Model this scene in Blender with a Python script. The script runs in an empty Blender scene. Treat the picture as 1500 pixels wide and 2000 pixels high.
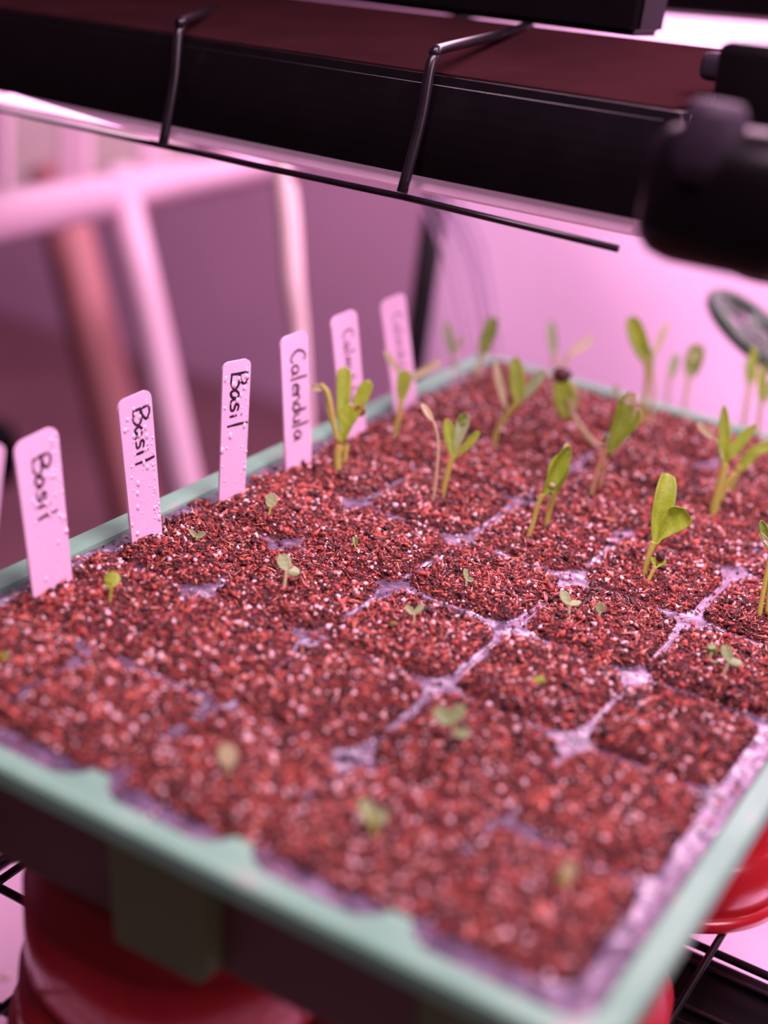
import bpy, bmesh, math, random
import numpy as np
from mathutils import Vector, Matrix

S = bpy.context.scene
COL = S.collection
random.seed(4); rng = np.random.default_rng(11)

# ------------------------------------------------------------------ camera
# frame of the place: x along the tray's near edge, y away along its length, z up; metres
F = 2962.4                      # focal length in pixels of the 1500x2000 frame
R = Matrix(((0.8602941184696791, 0.49414599627292094, 0.1253545535428201),
            (0.2975224978458384, -0.28698828254926145, -0.9105592177090944),
            (-0.4139739037693687, 0.8206445393998959, -0.39391388265848415)))
CAM = Vector((0.07985046, -0.30380657, 0.25881659))
cd = bpy.data.cameras.new('camera'); cam = bpy.data.objects.new('camera', cd); COL.objects.link(cam)
S.camera = cam
m3 = Matrix((R[0], -R[1], -R[2])).transposed()
cam.matrix_world = Matrix.Translation(CAM) @ m3.to_4x4()
cd.sensor_fit = 'VERTICAL'; cd.sensor_height = 36; cd.sensor_width = 27
cd.lens = F / 2000 * 36
cd.clip_start = 0.01; cd.clip_end = 30
cd.dof.use_dof = True; cd.dof.focus_distance = 0.60; cd.dof.aperture_fstop = 3.5

def at(px, py, D):
    d = Vector(((px - 750) / F, (py - 1000) / F, 1.0))
    return CAM + (R.transposed() @ d) * D
def onz(px, py, z=0.0):
    d = R.transposed() @ Vector(((px - 750) / F, (py - 1000) / F, 1.0))
    return CAM + d * ((z - CAM.z) / d.z)
def above(b, px, py):
    """the point on the line of sight (px, py) nearest to the vertical through b"""
    d = (R.transposed() @ Vector(((px - 750) / F, (py - 1000) / F, 1.0))); u = Vector((0, 0, 1)); w0 = CAM - b
    a_, b_, c_ = d.dot(d), d.dot(u), 1.0
    return CAM + d * ((b_ * u.dot(w0) - c_ * d.dot(w0)) / (a_ * c_ - b_ * b_))
def depth(p): return R[2].dot(Vector(p) - CAM)
RT, UP, FW = Vector(R[0]), -Vector(R[1]), Vector(R[2])

# ------------------------------------------------------------------ light
S.view_settings.view_transform = 'Standard'; S.view_settings.look = 'None'
S.view_settings.gamma = 1; S.view_settings.exposure = 0.0
w = bpy.data.worlds.new('world'); S.world = w; w.use_nodes = True
w.node_tree.nodes['Background'].inputs[0].default_value = (1.0, 0.55, 0.75, 1)
w.node_tree.nodes['Background'].inputs[1].default_value = 0.045
PINK = (1.0, 0.60, 0.82)
def area(name, loc, to, sx, sy, power, color=PINK):
    l = bpy.data.lights.new(name, 'AREA'); l.shape = 'RECTANGLE'; l.size = sx; l.size_y = sy
    l.energy = power; l.color = color
    o = bpy.data.objects.new(name, l); COL.objects.link(o); o.location = loc
    o.rotation_euler = (Vector(to) - Vector(loc)).to_track_quat('-Z', 'Y').to_euler()
    return o
area('front_fill', (-0.02, 0.08, 0.60), (-0.10, 0.14, 0), 0.60, 0.10, 7.4)  # added lamp out of view, spreads even light over the soil
area('reflection_fill', (-0.17, 0.58, 0.34), (-0.17, 0.54, 0), 0.36, 0.14, 2.2)  # added lamp out of view, gives the clear insert its bright reflections
area('panel_fill', (0.05, 0.56, 0.42), (0.05, 0.70, 0.05), 0.6, 0.05, .75)  # added lamp, only there to brighten the white panel
area('wall_fill', (-0.45, 1.2, 1.05), (-1.1, 2.6, 0.1), 0.5, 0.5, 64.0)  # added lamp out of view, brightens the back wall and fades leftwards
area('side_fill', (0.66, 0.10, 0.58), (-0.25, 0.40, 0.04), 0.3, 0.3, 5.0)  # added lamp off to the right, lifts the label faces

# ------------------------------------------------------------------ materials
def mat(name, col, rough=0.5, col2=None, scale=40, bump=0.0, bscale=200, spec=0.5, trans=0.0,
        alpha=1.0, emit=None, estr=0.0, coat=0.0, island=False, ramp=None, sss=0.0, metal=0.0, detail=4):
    m = bpy.data.materials.new(name); m.use_nodes = True
    n, l = m.node_tree.nodes, m.node_tree.links
    b = n['Principled BSDF']
    b.inputs['Base Color'].default_value = (*col, 1); b.inputs['Roughness'].default_value = rough
    b.inputs['Specular IOR Level'].default_value = spec; b.inputs['Transmission Weight'].default_value = trans
    b.inputs['Alpha'].default_value = alpha; b.inputs['Coat Weight'].default_value = coat
    b.inputs['Metallic'].default_value = metal
    if sss: b.inputs['Subsurface Weight'].default_value = sss; b.inputs['Subsurface Radius'].default_value = (.002, .002, .001)
    if emit: b.inputs['Emission Color'].default_value = (*emit, 1); b.inputs['Emission Strength'].default_value = estr
    tc = n.new('ShaderNodeTexCoord')
    if col2 or ramp:
        r = n.new('ShaderNodeValToRGB')
        if island:
            g = n.new('ShaderNodeNewGeometry'); l.new(g.outputs['Random Per Island'], r.inputs[0])
        else:
            t = n.new('ShaderNodeTexNoise'); t.inputs['Scale'].default_value = scale; t.inputs['Detail'].default_value = detail
            l.new(tc.outputs['Object'], t.inputs['Vector']); l.new(t.outputs['Fac'], r.inputs[0])
        st = ramp or [(0.35, col), (0.65, col2)]
        e = r.color_ramp.elements
        e[0].position, e[0].color = st[0][0], (*st[0][1], 1); e[1].position, e[1].color = st[-1][0], (*st[-1][1], 1)
        for p, c in st[1:-1]:
            x = e.new(p); x.color = (*c, 1)
        l.new(r.outputs[0], b.inputs['Base Color'])
    if bump:
        t2 = n.new('ShaderNodeTexNoise'); t2.inputs['Scale'].default_value = bscale; t2.inputs['Detail'].default_value = 5
        l.new(tc.outputs['Object'], t2.inputs['Vector'])
        bp = n.new('ShaderNodeBump'); bp.inputs['Strength'].default_value = bump; bp.inputs['Distance'].default_value = 0.001
        l.new(t2.outputs['Fac'], bp.inputs['Height']); l.new(bp.outputs[0], b.inputs['Normal'])
    return m

def leafmat(name, c1, c2, tr=0.35):
    m = mat(name, c1, 0.38, c2, scale=160, bump=0.25, bscale=900, spec=0.5)
    n, l = m.node_tree.nodes, m.node_tree.links
    b = n['Principled BSDF']; out = n['Material Output']
    t = n.new('ShaderNodeBsdfTranslucent'); mx = n.new('ShaderNodeMixShader'); mx.inputs[0].default_value = tr
    src = b.inputs['Base Color'].links[0].from_socket
    l.new(src, t.inputs['Color']); l.new(b.outputs[0], mx.inputs[1]); l.new(t.outputs[0], mx.inputs[2]); l.new(mx.outputs[0], out.inputs['Surface'])
    return m

M = dict(
    wall=mat('wall_paint', (.42, .25, .37), .9, (.46, .27, .40), 3),
    floor=mat('floor_vinyl', (.16, .07, .09), .6, (.2, .09, .11), 5),
    panel=mat('panel_plastic', (.93, .66, .90), .45, (.97, .72, .95), 12, bump=.15, bscale=30),
    liner=mat('liner_plastic', (.95, .66, .84), .22, (.98, .72, .88), 9, bump=.1, bscale=40),
    film=mat('clear_film', (.75, .62, .80), .12, trans=.75, spec=.7),
    white=mat('white_plastic_pipe', (.95, .64, .80), .4, (.97, .68, .84), 8),
    cream=mat('cream_plastic', (.95, .80, .74), .4, (.95, .72, .72), 9),
    terra=mat('terracotta_pole', (.42, .16, .17), .6, (.48, .2, .2), 6),
    greygreen=mat('grey_green_board', (.42, .36, .33), .7, (.5, .38, .4), 14),
    black=mat('black_plastic', (.004, .003, .004), .30, (.005, .004, .005), 60, bump=.1, bscale=300, spec=.12),
    blackmetal=mat('black_coated_wire', (.007, .005, .007), .28, (.011, .008, .011), 90, spec=.4),
    darkgrey=mat('dark_grey_plastic', (.020, .013, .024), .6, (.028, .019, .032), 50, spec=.25),
    maroon=mat('maroon_sheen_metal', (.026, .0085, .010), .9, (.034, .011, .013), 22, bump=.05, spec=.0),
    lens=mat('lit_lens', (.85, .5, .75), .5, (.9, .6, .8), 60, emit=(1, .5, .8), estr=.16),
    green=mat('tray_green_plastic', (.20, .50, .36), .48, (.25, .58, .42), 26, bump=.2, bscale=120,
              ramp=[(.3, (.15, .37, .24)), (.60, (.21, .46, .31)), (.70, (.42, .38, .34))]),
    shadedrib=mat('tray_rib_shaded', (.10, .17, .05), .6, (.12, .20, .06), 26, spec=.2),  # tray green darkened for the ribs, shade under the rim put into the colour
    shadedwall=mat('tray_wall_shaded', (.075, .040, .022), .6, (.09, .05, .028), 26, spec=.2),  # same green tray, its shade and red bounce painted in as brown
    insert=mat('clear_cell_insert', (.09, .07, .12), .11, (.28, .21, .32), 150, bump=.42, bscale=380, coat=.6, spec=.9, trans=.3),
    soil=mat('potting_soil', (.04, .008, .008), .8, scale=650, bump=1.0, bscale=1200,
             ramp=[(.30, (.012, .004, .004)), (.46, (.05, .010, .010)), (.58, (.14, .028, .024)), (.72, (.30, .07, .05))]),
    crumb=mat('soil_crumb', (.2, .04, .03), .48, island=True, spec=.5,
              ramp=[(.0, (.014, .004, .005)), (.30, (.06, .011, .011)), (.55, (.18, .030, .024)), (.82, (.38, .062, .042)), (.95, (.58, .12, .08)), (.995, (.70, .30, .24))]),
    fibre=mat('coir_fibre', (.5, .1, .05), .6, island=True,
              ramp=[(.0, (.22, .035, .025)), (.5, (.55, .11, .055)), (.95, (.85, .34, .22))]),
    perlite=mat('perlite', (.9, .7, .7), .6, island=True, bump=.5, bscale=1500, sss=.2,
                ramp=[(.0, (.72, .42, .36)), (.4, (.95, .62, .60)), (1.0, (1.0, .86, .90))]),
    stake=mat('label_plastic', (.86, .60, .82), .34, (.88, .62, .84), 60, sss=.1),
    ink=mat('black_ink', (.012, .006, .014), .35, (.03, .015, .035), 300),
    water=mat('water', (.93, .70, .90), .06, trans=.0, spec=1.0, coat=1.0),
    red=mat('red_plastic', (.62, .02, .03), .25, (.68, .025, .035), 20, coat=.3),
    wheel=mat('dark_green_plastic', (.035, .075, .045), .4, (.045, .09, .055), 60),
    seed=mat('dark_seed_coat', (.05, .012, .014), .4, (.1, .02, .02), 700, bump=.6, bscale=900),
    redseed=mat('red_brown_seed_coat', (.32, .03, .04), .35, (.22, .02, .03), 500, bump=.4),
    leaf=leafmat('leaf_green', (.33, .52, .03), (.44, .62, .05)),
    deep=leafmat('leaf_deep_green', (.20, .34, .04), (.29, .44, .06)),
    sage=leafmat('leaf_sage_green', (.34, .50, .20), (.44, .60, .27), .25),
    pale=leafmat('leaf_pale_cream', (.62, .66, .34), (.75, .72, .42), .3),
    stem=leafmat('stem_yellow_green', (.44, .50, .07), (.54, .48, .10), .25),
    palestem=leafmat('stem_pale_green', (.55, .55, .28), (.62, .50, .30), .25),
    pinkstem=leafmat('stem_pinkish', (.62, .34, .20), (.55, .40, .15), .25),
)

# ------------------------------------------------------------------ helpers
def meshobj(name, verts, faces, m, parent=None, smooth=False):
    me = bpy.data.meshes.new(name); me.from_pydata([tuple(v) for v in verts], [], faces); me.update()
    if smooth: me.polygons.foreach_set('use_smooth', [True] * len(me.polygons))
    o = bpy.data.objects.new(name, me); COL.objects.link(o)
    if m: me.materials.append(m)
    if parent is not None:
        o.parent = parent; o.matrix_parent_inverse = Matrix.Translation(parent.location).inverted()
    return o
def bmobj(name, bm, m, parent=None, smooth=False):
    me = bpy.data.meshes.new(name); bm.normal_update(); bm.to_mesh(me); bm.free()
    if smooth: me.polygons.foreach_set('use_smooth', [True] * len(me.polygons))
    o = bpy.data.objects.new(name, me); COL.objects.link(o); me.materials.append(m)
    if parent is not None:
        o.parent = parent; o.matrix_parent_inverse = Matrix.Translation(parent.location).inverted()
    return o
def tag(o, label=None, cat=None, group=None, kind=None):
    if label: o['label'] = label
    if cat: o['category'] = cat
    if group: o['group'] = group
    if kind: o['kind'] = kind
    return o
def empty(name, loc, label, cat, group=None):
    o = bpy.data.objects.new(name, None); COL.objects.link(o); o.location = loc; o.empty_display_size = .01
    return tag(o, label, cat, group)
def box(bm, x0, x1, y0, y1, z0, z1, bev=0.0, mtx=None):
    r = bmesh.ops.create_cube(bm, size=1)
    vs = r['verts']
    for v in vs:
        v.co = Vector((x0 + (v.co.x + .5) * (x1 - x0), y0 + (v.co.y + .5) * (y1 - y0), z0 + (v.co.z + .5) * (z1 - z0)))
        if mtx: v.co = mtx @ v.co
    if bev:
        es = {e for v in vs for e in v.link_edges}
        bmesh.ops.bevel(bm, geom=list(es), offset=bev, segments=3, affect='EDGES', profile=.5)
def smooth_path(pts, k=6):
    pts = [Vector(p) for p in pts]
    if len(pts) < 3: return [pts[0].lerp(pts[-1], i / k) for i in range(k + 1)]
    P = [pts[0] * 2 - pts[1]] + pts + [pts[-1] * 2 - pts[-2]]
    out = []
    for i in range(1, len(P) - 2):
        for j in range(k):
            t = j / k; a, b, c, d = P[i - 1], P[i], P[i + 1], P[i + 2]
            out.append(.5 * ((2 * b) + (c - a) * t + (2 * a - 5 * b + 4 * c - d) * t * t + (3 * b - a - 3 * c + d) * t ** 3))
    out.append(pts[-1]); return out
def tube(pts, radii, n=10, flat=None):
    """verts, faces of a tube; radii a number or a list interpolated along the path; flat=(normal, factor)"""
    pts = [Vector(p) for p in pts]
    if not hasattr(radii, '__len__'): radii = [radii, radii]
    V, Fc = [], []
    up = None
    L = len(pts)
    for i, p in enumerate(pts):
        t = (pts[min(i + 1, L - 1)] - pts[max(i - 1, 0)]).normalized()
        if up is None:
            up = t.orthogonal().normalized()
        up = (up - t * up.dot(t)).normalized(); s = t.cross(up)
        f = i / max(1, L - 1) * (len(radii) - 1); a = int(min(f, len(radii) - 2)); r = radii[a] + (radii[a + 1] - radii[a]) * (f - a)
        for k in range(n):
            an = 2 * math.pi * k / n
            o = (up * math.cos(an) + s * math.sin(an)) * r
            if flat: o = o - flat[0] * (o.dot(flat[0]) * (1 - flat[1]))
            V.append(p + o)
    for i in range(L - 1):
        for k in range(n):
            a, b = i * n + k, i * n + (k + 1) % n
            Fc.append((a, b, b + n, a + n))
    Fc.append(tuple(range(n - 1, -1, -1))); Fc.append(tuple(range((L - 1) * n, L * n)))
    return V, Fc
def join(parts):
    V, Fc = [], []
    for v, f in parts:
        o = len(V); V += list(v); Fc += [tuple(i + o for i in q) for q in f]
    return V, Fc
def lathe(prof, n=64, center=(0, 0, 0)):
    V, Fc = [], []
    for r, z in prof:
        for k in range(n):
            a = 2 * math.pi * k / n
            V.append(Vector((center[0] + r * math.cos(a), center[1] + r * math.sin(a), center[2] + z)))
    for i in range(len(prof) - 1):
        for k in range(n):
            a, b = i * n + k, i * n + (k + 1) % n
            Fc.append((a, b, b + n, a + n))
    return V, Fc

# ------------------------------------------------------------------ tray dimensions
PU, PV = 0.051, 0.05822          # cell pitch
X0, X1, Y0, Y1 = -5 * PU, 0.0, 0.0, 8 * PV
SHELF_Z, LINER_Z = -0.130, -0.300

# ------------------------------------------------------------------ room
def quad(name, pts, m, kind='structure', thick=None):
    o = meshobj(name, pts, [(0, 1, 2, 3)], m)
    o['kind'] = kind; return o
quad('floor', [(-3, -1.2, -.95), (2, -1.2, -.95), (2, 2.6, -.95), (-3, 2.6, -.95)], M['floor'])
quad('wall_back', [(-3, 2.6, -.95), (2, 2.6, -.95), (2, 2.6, 1.9), (-3, 2.6, 1.9)], M['wall'])
quad('wall_left', [(-3, -1.2, -.95), (-3, 2.6, -.95), (-3, 2.6, 1.9), (-3, -1.2, 1.9)], M['wall'])

# white reflective panel hung behind the tray
PY = 0.70
pa = at(850, 600, 1.0)
def on_y(px, py, y):
    d = R.transposed() @ Vector(((px - 750) / F, (py - 1000) / F, 1.0))
    return CAM + d * ((y - CAM.y) / d.y)
xl = on_y(842, 600, PY).x
nx, nz = 60, 40
V = []; Fc = []
for sgn in (0, 1):
    for j in range(nz + 1):
        for i in range(nx + 1):
            x = xl + (1.0) * i / nx; z = SHELF_Z + .005 + .62 * j / nz
            y = PY + .004 * math.sin(x * 9 + z * 5) + .002 * math.sin(z * 17 + x * 31) + sgn * .002
            V.append((x, y, z))
nn = (nx + 1) * (nz + 1)
for sgn in (0, 1):
    for j in range(nz):
        for i in range(nx):
            a = sgn * nn + j * (nx + 1) + i
            Fc.append((a, a + 1, a + nx + 2, a + nx + 1))
tag(meshobj('reflective_panel', V, Fc, M['panel'], smooth=True), 'large white plastic panel standing upright behind the far end of the seedling tray', 'panel')

# clear film folds at the panel's left edge
parts = []
for (xa, ya, xb, yb, rr) in ((812, 395, 905, 640, .0016), (836, 400, 922, 600, .0014), (866, 410, 938, 575, .0036), (900, 420, 955, 560, .0016)):
    a, b = at(xa, ya, 1.0), at(xb, yb, 1.03)
    a = a + (a - b) * .3
    parts.append(tube(smooth_path([a, (a + b) / 2 + RT * .006, b + (b - a) * .0, onz(xb + 40, yb + 160, -.06) * 0 + at(xb + 25, yb + 170, 1.06)], 8), [rr, rr * .8, rr * .5], 10))
tag(meshobj('plastic_film', *join(parts), M['film'], smooth=True), 'folded edge of clear plastic film hanging beside the black post', 'plastic film')

# ------------------------------------------------------------------ wire shelf rack
root = empty('wire_shelf', (0, .2, SHELF_Z), 'black wire shelf that carries the red pots under the tray', 'shelf')
ws = []
zt = SHELF_Z - .0018
SX0, SX1, SY0, SY1 = -.292, .392, -.076, .674
ys = [.224 + .05 * k for k in range(-6, 10)]; xs = [-.008 + .05 * k for k in range(-5, 9)]
for y in ys:
    w_ = tube([(SX0, y, zt - .0036), (SX1, y, zt - .0036)], .0018, 8); meshobj('cross_wire', *w_, M['blackmetal'], root, True)
for x in xs:
    w_ = tube([(x, SY0, zt), (x, SY1, zt)], .0017, 8); meshobj('long_wire', *w_, M['blackmetal'], root, True)
fr = []
for z in (zt - .004, zt - .03):
    fr.append(tube([(SX0, SY0, z), (SX1, SY0, z)], .003, 8)); fr.append(tube([(SX0, SY1, z), (SX1, SY1, z)], .003, 8))
    fr.append(tube([(SX0, SY0, z), (SX0, SY1, z)], .003, 8)); fr.append(tube([(SX1, SY0, z), (SX1, SY1, z)], .003, 8))
meshobj('shelf_frame', *join(fr), M['blackmetal'], root, True)
# black upright behind the tray
pc = on_y(823, 600, SY1 + .006)
post = meshobj('shelf_post', *tube([(pc.x, pc.y, -.95), (pc.x, pc.y, .30)], .0088, 20), M['black'], None, True)
post.parent = root; post.matrix_parent_inverse = Matrix.Translation(root.location).inverted()

# lower shelf liner, and the black light bar beneath the wires
bm = bmesh.new(); box(bm, -.42, .6, -.25, .95, LINER_Z - .004, LINER_Z, .001)
tag(bmobj('shelf_liner', bm, M['liner']), 'glossy white liner on the level below the wire shelf', 'shelf liner')
root = empty('light_bar', (.05, .215, -.168), 'black bar light slung directly below the wire shelf', 'light')
bm = bmesh.new(); box(bm, -.25, .38, .186, .236, -.186, -.146, .004)
bmobj('housing', bm, M['black'], root)
bm = bmesh.new(); box(bm, -.24, .37, .192, .230, -.190, -.186, .001)
bmobj('lens', bm, M['lens'], root)
for yy in (.196, .224):
    bm = bmesh.new(); box(bm, -.25, .38, yy - .0015, yy + .0015, -.147, -.1435, .0008); bmobj('ridge', bm, M['blackmetal'], root)
area('lower_bar_light', (.24, .40, -.155), (.22, .40, -.3), .25, .2, .9)

# ------------------------------------------------------------------ red pots
def pot(cx, cy, ztop, rt, rb, label):
    h = ztop - SHELF_Z
    e = empty('red_pot', (cx, cy, SHELF_Z), label, 'pot', 'upturned red pots under the tray')
    prof = [(0.004, ztop), (rt - .004, ztop), (rt, ztop - .003), (rt + .0025, ztop - .016), (rt + .0045, ztop - .018),
            (rt + (rb - rt) * .45, ztop - h * .58), (rb - .006, SHELF_Z + .030), (rb - .0015, SHELF_Z + .0285), (rb - .001, SHELF_Z + .006)]
    ins = [(r - .0018, z - .001) for r, z in prof[::-1]]
    ins[0] = (rb - .003, SHELF_Z + .004)
    meshobj('pot_body', *lathe(prof + ins, 96, (cx, cy, 0)), M['red'], e, True)
    meshobj('pot_rim', *lathe([(rb - .001, SHELF_Z + .006), (rb + .0015, SHELF_Z + .005), (rb + .002, SHELF_Z + .001), (rb + .0005, SHELF_Z), (rb - .003, SHELF_Z), (rb - .003, SHELF_Z + .006), (rb - .001, SHELF_Z + .006)], 96, (cx, cy, 0)), M['red'], e, True)
ZB = -.047
pot(-.045, .268, ZB - .001, .036, .052, 'shiny red pot upside down under the tray\'s right side, the farther of two there')
pot(-.052, .128, ZB - .001, .036, .052, 'red pot upside down at the bottom right, nearer the camera than its neighbour')
pot(-.153, .052, ZB - .001, .052, .058, 'dark red pot in shadow under the near left of the tray')

# ------------------------------------------------------------------ tray
def rrect(x0, x1, y0, y1, r, z, n=6):
    out = []
    for cx, cy, a0 in ((x1 - r, y1 - r, 0), (x0 + r, y1 - r, 90), (x0 + r, y0 + r, 180), (x1 - r, y0 + r, 270)):
        for k in range(n + 1):
            a = math.radians(a0 + 90 * k / n); out.append(Vector((cx + r * math.cos(a), cy + r * math.sin(a), z)))
    return out
def loft(loops, cap=False):
    n = len(loops[0]); V = [v for l in loops for v in l]; Fc = []
    for i in range(len(loops) - 1):
        for k in range(n):
            a, b = i * n + k, i * n + (k + 1) % n
            Fc.append((a, b, b + n, a + n))
    if cap: Fc.append(tuple(range(n)))
    return V, Fc
TX0, TX1, TY0, TY1 = X0 - .0015, X1 + .0055, Y0 - .0085, Y1 + .003   # inner edge of the tray's rim
def ring(d, z, r=.008): return rrect(TX0 - d, TX1 + d, TY0 - d, TY1 + d, r + max(d, -.004), z)
tray = empty('seedling_tray', ((X0 + X1) / 2, (Y0 + Y1) / 2, ZB), 'green plastic seedling tray filled with soil, raised on red pots', 'tray')
V, Fc = loft([ring(-.010, ZB), ring(-.001, -.004)], cap=True)
o = meshobj('tray_wall', V, Fc, M['shadedwall'], tray); sm = o.modifiers.new('s', 'SOLIDIFY'); sm.thickness = .0012; sm.offset = -1
V, Fc = loft([ring(-.001, -.004), ring(0, .0015), ring(.0012, .0030), ring(.0080, .0030), ring(.0092, .0018), ring(.0096, -.0030), ring(.0086, -.0030), ring(.0084, .0012), ring(.001, .0015), ring(0.0005, -.004)])
o = meshobj('tray_rim', V, Fc, M['green'], tray, False)
# gussets that run in from the rim at every cell divider
def gusset(p, inward, along, nm='gusset', ln=.0085):
    p, iw, al = Vector(p), Vector(inward), Vector(along)
    prof = [(-.011, 0), (-.005, .004), (-.003, ln), (.003, ln), (.005, .004), (.011, 0)]
    V = [p + al * a + iw * b + Vector((0, 0, .0030)) for a, b in prof] + [p + al * a + iw * b + Vector((0, 0, -.006)) for a, b in prof]
    n = len(prof); Fc = [tuple(range(n))] + [(i, (i + 1) % n, (i + 1) % n + n, i + n) for i in range(n)]
    meshobj(nm, V, Fc, M['green'], tray)
for k in range(1, 5): gusset((-PU * k, TY0 - .001, 0), (0, 1, 0), (1, 0, 0))
gusset((-PU * 5 + .002, TY0 - .001, 0), (0, 1, 0), (1, 0, 0))
# ribs that stand proud of the near and right walls
for xc in (-.226, -.1230, -.020):
    bm = bmesh.new()
    vs = [bm.verts.new(v) for v in [(xc - .0185, TY0 - .0065, -.003), (xc + .0185, TY0 - .0065, -.003), (xc + .0165, TY0 - .001, ZB), (xc - .0165, TY0 - .001, ZB),
                                    (xc - .0185, TY0 + .012, -.003), (xc + .0185, TY0 + .012, -.003), (xc + .0165, TY0 + .014, ZB), (xc - .0165, TY0 + .014, ZB)]]
    for f in ((0, 1, 2, 3), (1, 5, 6, 2), (5, 4, 7, 6), (4, 0, 3, 7), (0, 4, 5, 1), (3, 2, 6, 7)): bm.faces.new([vs[i] for i in f])
    bmesh.ops.bevel(bm, geom=bm.edges[:], offset=.002, segments=3, affect='EDGES')
    bmobj('rib', bm, M['shadedrib'], tray)

# ------------------------------------------------------------------ cell insert and soil as height fields
H = .00075
gx0, gx1, gy0, gy1 = TX0 + .0004, TX1 - .0004, TY0 + .0004, TY1 - .0004
NX = int((gx1 - gx0) / H); NY = int((gy1 - gy0) / H)
gx = np.linspace(gx0, gx1, NX); gy = np.linspace(gy0, gy1, NY)
GX, GY = np.meshgrid(gx, gy)
def vnoise(cell, seed):
    """smooth value noise over the tray with features of size cell"""
    r = np.random.default_rng(seed)
    nx_, ny_ = int((gx1 - gx0) / cell) + 3, int((gy1 - gy0) / cell) + 3
    g = r.random((ny_, nx_)) * 2 - 1
    fx = (GX - gx0) / cell; fy = (GY - gy0) / cell
    ix, iy = fx.astype(int), fy.astype(int); fx = fx - ix; fy = fy - iy
    fx = fx * fx * (3 - 2 * fx); fy = fy * fy * (3 - 2 * fy)
    return (g[iy, ix] * (1 - fx) + g[iy, ix + 1] * fx) * (1 - fy) + (g[iy + 1, ix] * (1 - fx) + g[iy + 1, ix + 1] * fx) * fy
kx = np.clip(np.round(-GX / PU), 0, 5); ky = np.clip(np.round(GY / PV), 0, 8)
dx = np.abs(GX + kx * PU); dy = np.abs(GY - ky * PV)
outx = (GX > 0) | (GX < X0); outy = (GY < 0) | (GY > Y1)
dn = np.sqrt(dx ** 2 + dy ** 2)                       # distance to the nearest node
warp = vnoise(.006, 5) * .0006
web_w = .0017 + .0062 * np.exp(-(dn / .0075) ** 2)     # half width of the web
right = GX > -.006
ddx = np.where(outx, 0, dx); ddy = np.where(outy, 0, dy)
dline = np.minimum(ddx, ddy) + warp
# the rim strip along the right border is wider
dline = np.where(GX > -.0035, 0, dline)
dline = np.where(GY < .0005, 0, dline)
dline = np.where(GX < X0 + .0060 + .0012 * vnoise(.01, 17), 0, dline)
e = dline - web_w                                     # <0 on the web
zi = np.where(e < 0, 0.0006 * np.exp(-(e / .0007) ** 2), -.009 * np.clip(e / .0015, 0, 1) ** 0.8 + .0006 * np.exp(-(e / .0007) ** 2))
zi = zi + vnoise(.004, 8) * .00035 + vnoise(.012, 9) * .0005
zi = np.where(GX > .0005, zi + np.clip((GX - .0005) / .005, 0, 1) * .0012, zi)

# where the web shows through: nodes (i cells from the right, j rows away) and dividers between them
nodes = {(3, 1): .9, (2, 1): .5, (2, 2): 1, (1, 2): 1, (4, 2): .8, (3, 2): .7, (4, 3): .8, (3, 3): 1.1, (2, 3): 1.1, (1, 3): .9, (4, 4): 1, (3, 4): .6,
         (2, 4): 1, (1, 4): 1.1, (3, 5): 1, (1, 5): 1, (2, 5): .5, (1, 1): .3, (4, 1): .3, (4, 5): .4, (2, 6): .6, (3, 6): .5, (1, 6): .6, (2, 7): .5, (4, 6): .4, (3, 7): .4}
segs = [((2, 1.45), (2, 2), .9), ((2, 2), (2, 2.8), 1.1), ((1, 2), (1, 2.5), 1.1), ((1, 3.35), (1, 3.7), 1), ((1, 4.1), (1, 4.85), 1.1), ((3, 4.1), (3, 5), .9),
        ((4, 4.1), (4, 4.7), .9), ((2, 3.1), (2, 3.45), .8), ((3, 2.4), (3, 2.75), .8), ((3, 3.2), (3, 3.6), .8), ((2, 4.3), (2, 4.7), .8), ((3, 3), (2, 3), 1), ((1.6, 3), (1.35, 3), 1),
        ((1, 3), (0, 3), 1.1), ((2, 4), (1, 4), 1), ((1, 4), (.5, 4), 1), ((2, 2), (1.2, 2), .6), ((1, 2), (0, 2), .75), ((2.5, 2), (2, 2), .7), ((3.7, 1), (3, 1), .7), ((4.3, 2), (3.7, 2), .5),
        ((2, 5), (1, 5), .8), ((3.8, 4), (3, 4), .7), ((1, 1), (0, 1), .5), ((4.2, 3), (3.8, 3), .6), ((1, 5), (.6, 5), .8), ((3, 1), (2.6, 1), .5), ((4, 1.2), (4, 1.7), .4), ((5, 2.05), (4.6, 2.02), .8), ((3, .5), (3, .9), .4), ((2, 6), (1, 6), .5)]
rev = np.zeros_like(GX)
for (i, j), a in nodes.items():
    rev = np.maximum(rev, a * np.exp(-(((GX + i * PU) ** 2 + (GY - j * PV) ** 2) / .0095 ** 2)))
for (a, b, s) in segs:
    ax, ay, bx, by = -a[0] * PU, a[1] * PV, -b[0] * PU, b[1] * PV
    vx, vy = bx - ax, by - ay; t = np.clip(((GX - ax) * vx + (GY - ay) * vy) / (vx * vx + vy * vy), 0, 1)
    d2 = (GX - ax - t * vx) ** 2 + (GY - ay - t * vy) ** 2
    rev = np.maximum(rev, s * np.exp(-d2 / .0036 ** 2))
rev = rev * (1.04 + .55 * vnoise(.0045, 31)) * np.where(GY < .085, .72, 1) * np.where((GX < -.13) & (GY < .20), .85, 1)
rev = np.where((GX > -.0045) | (GY < .001), 1.2, rev)
rough = vnoise(.0030, 1) * .5 + vnoise(.0016, 2) * .35 + vnoise(.0009, 3) * .25
big = vnoise(.014, 4)
ecl = np.clip(e, 0, .02)
mound = .0030 * (1 - np.exp(-ecl / .0050)) + .0006
zs = mound + .0014 * big + .0017 * rough + .0006 * vnoise(.006, 14)
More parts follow.
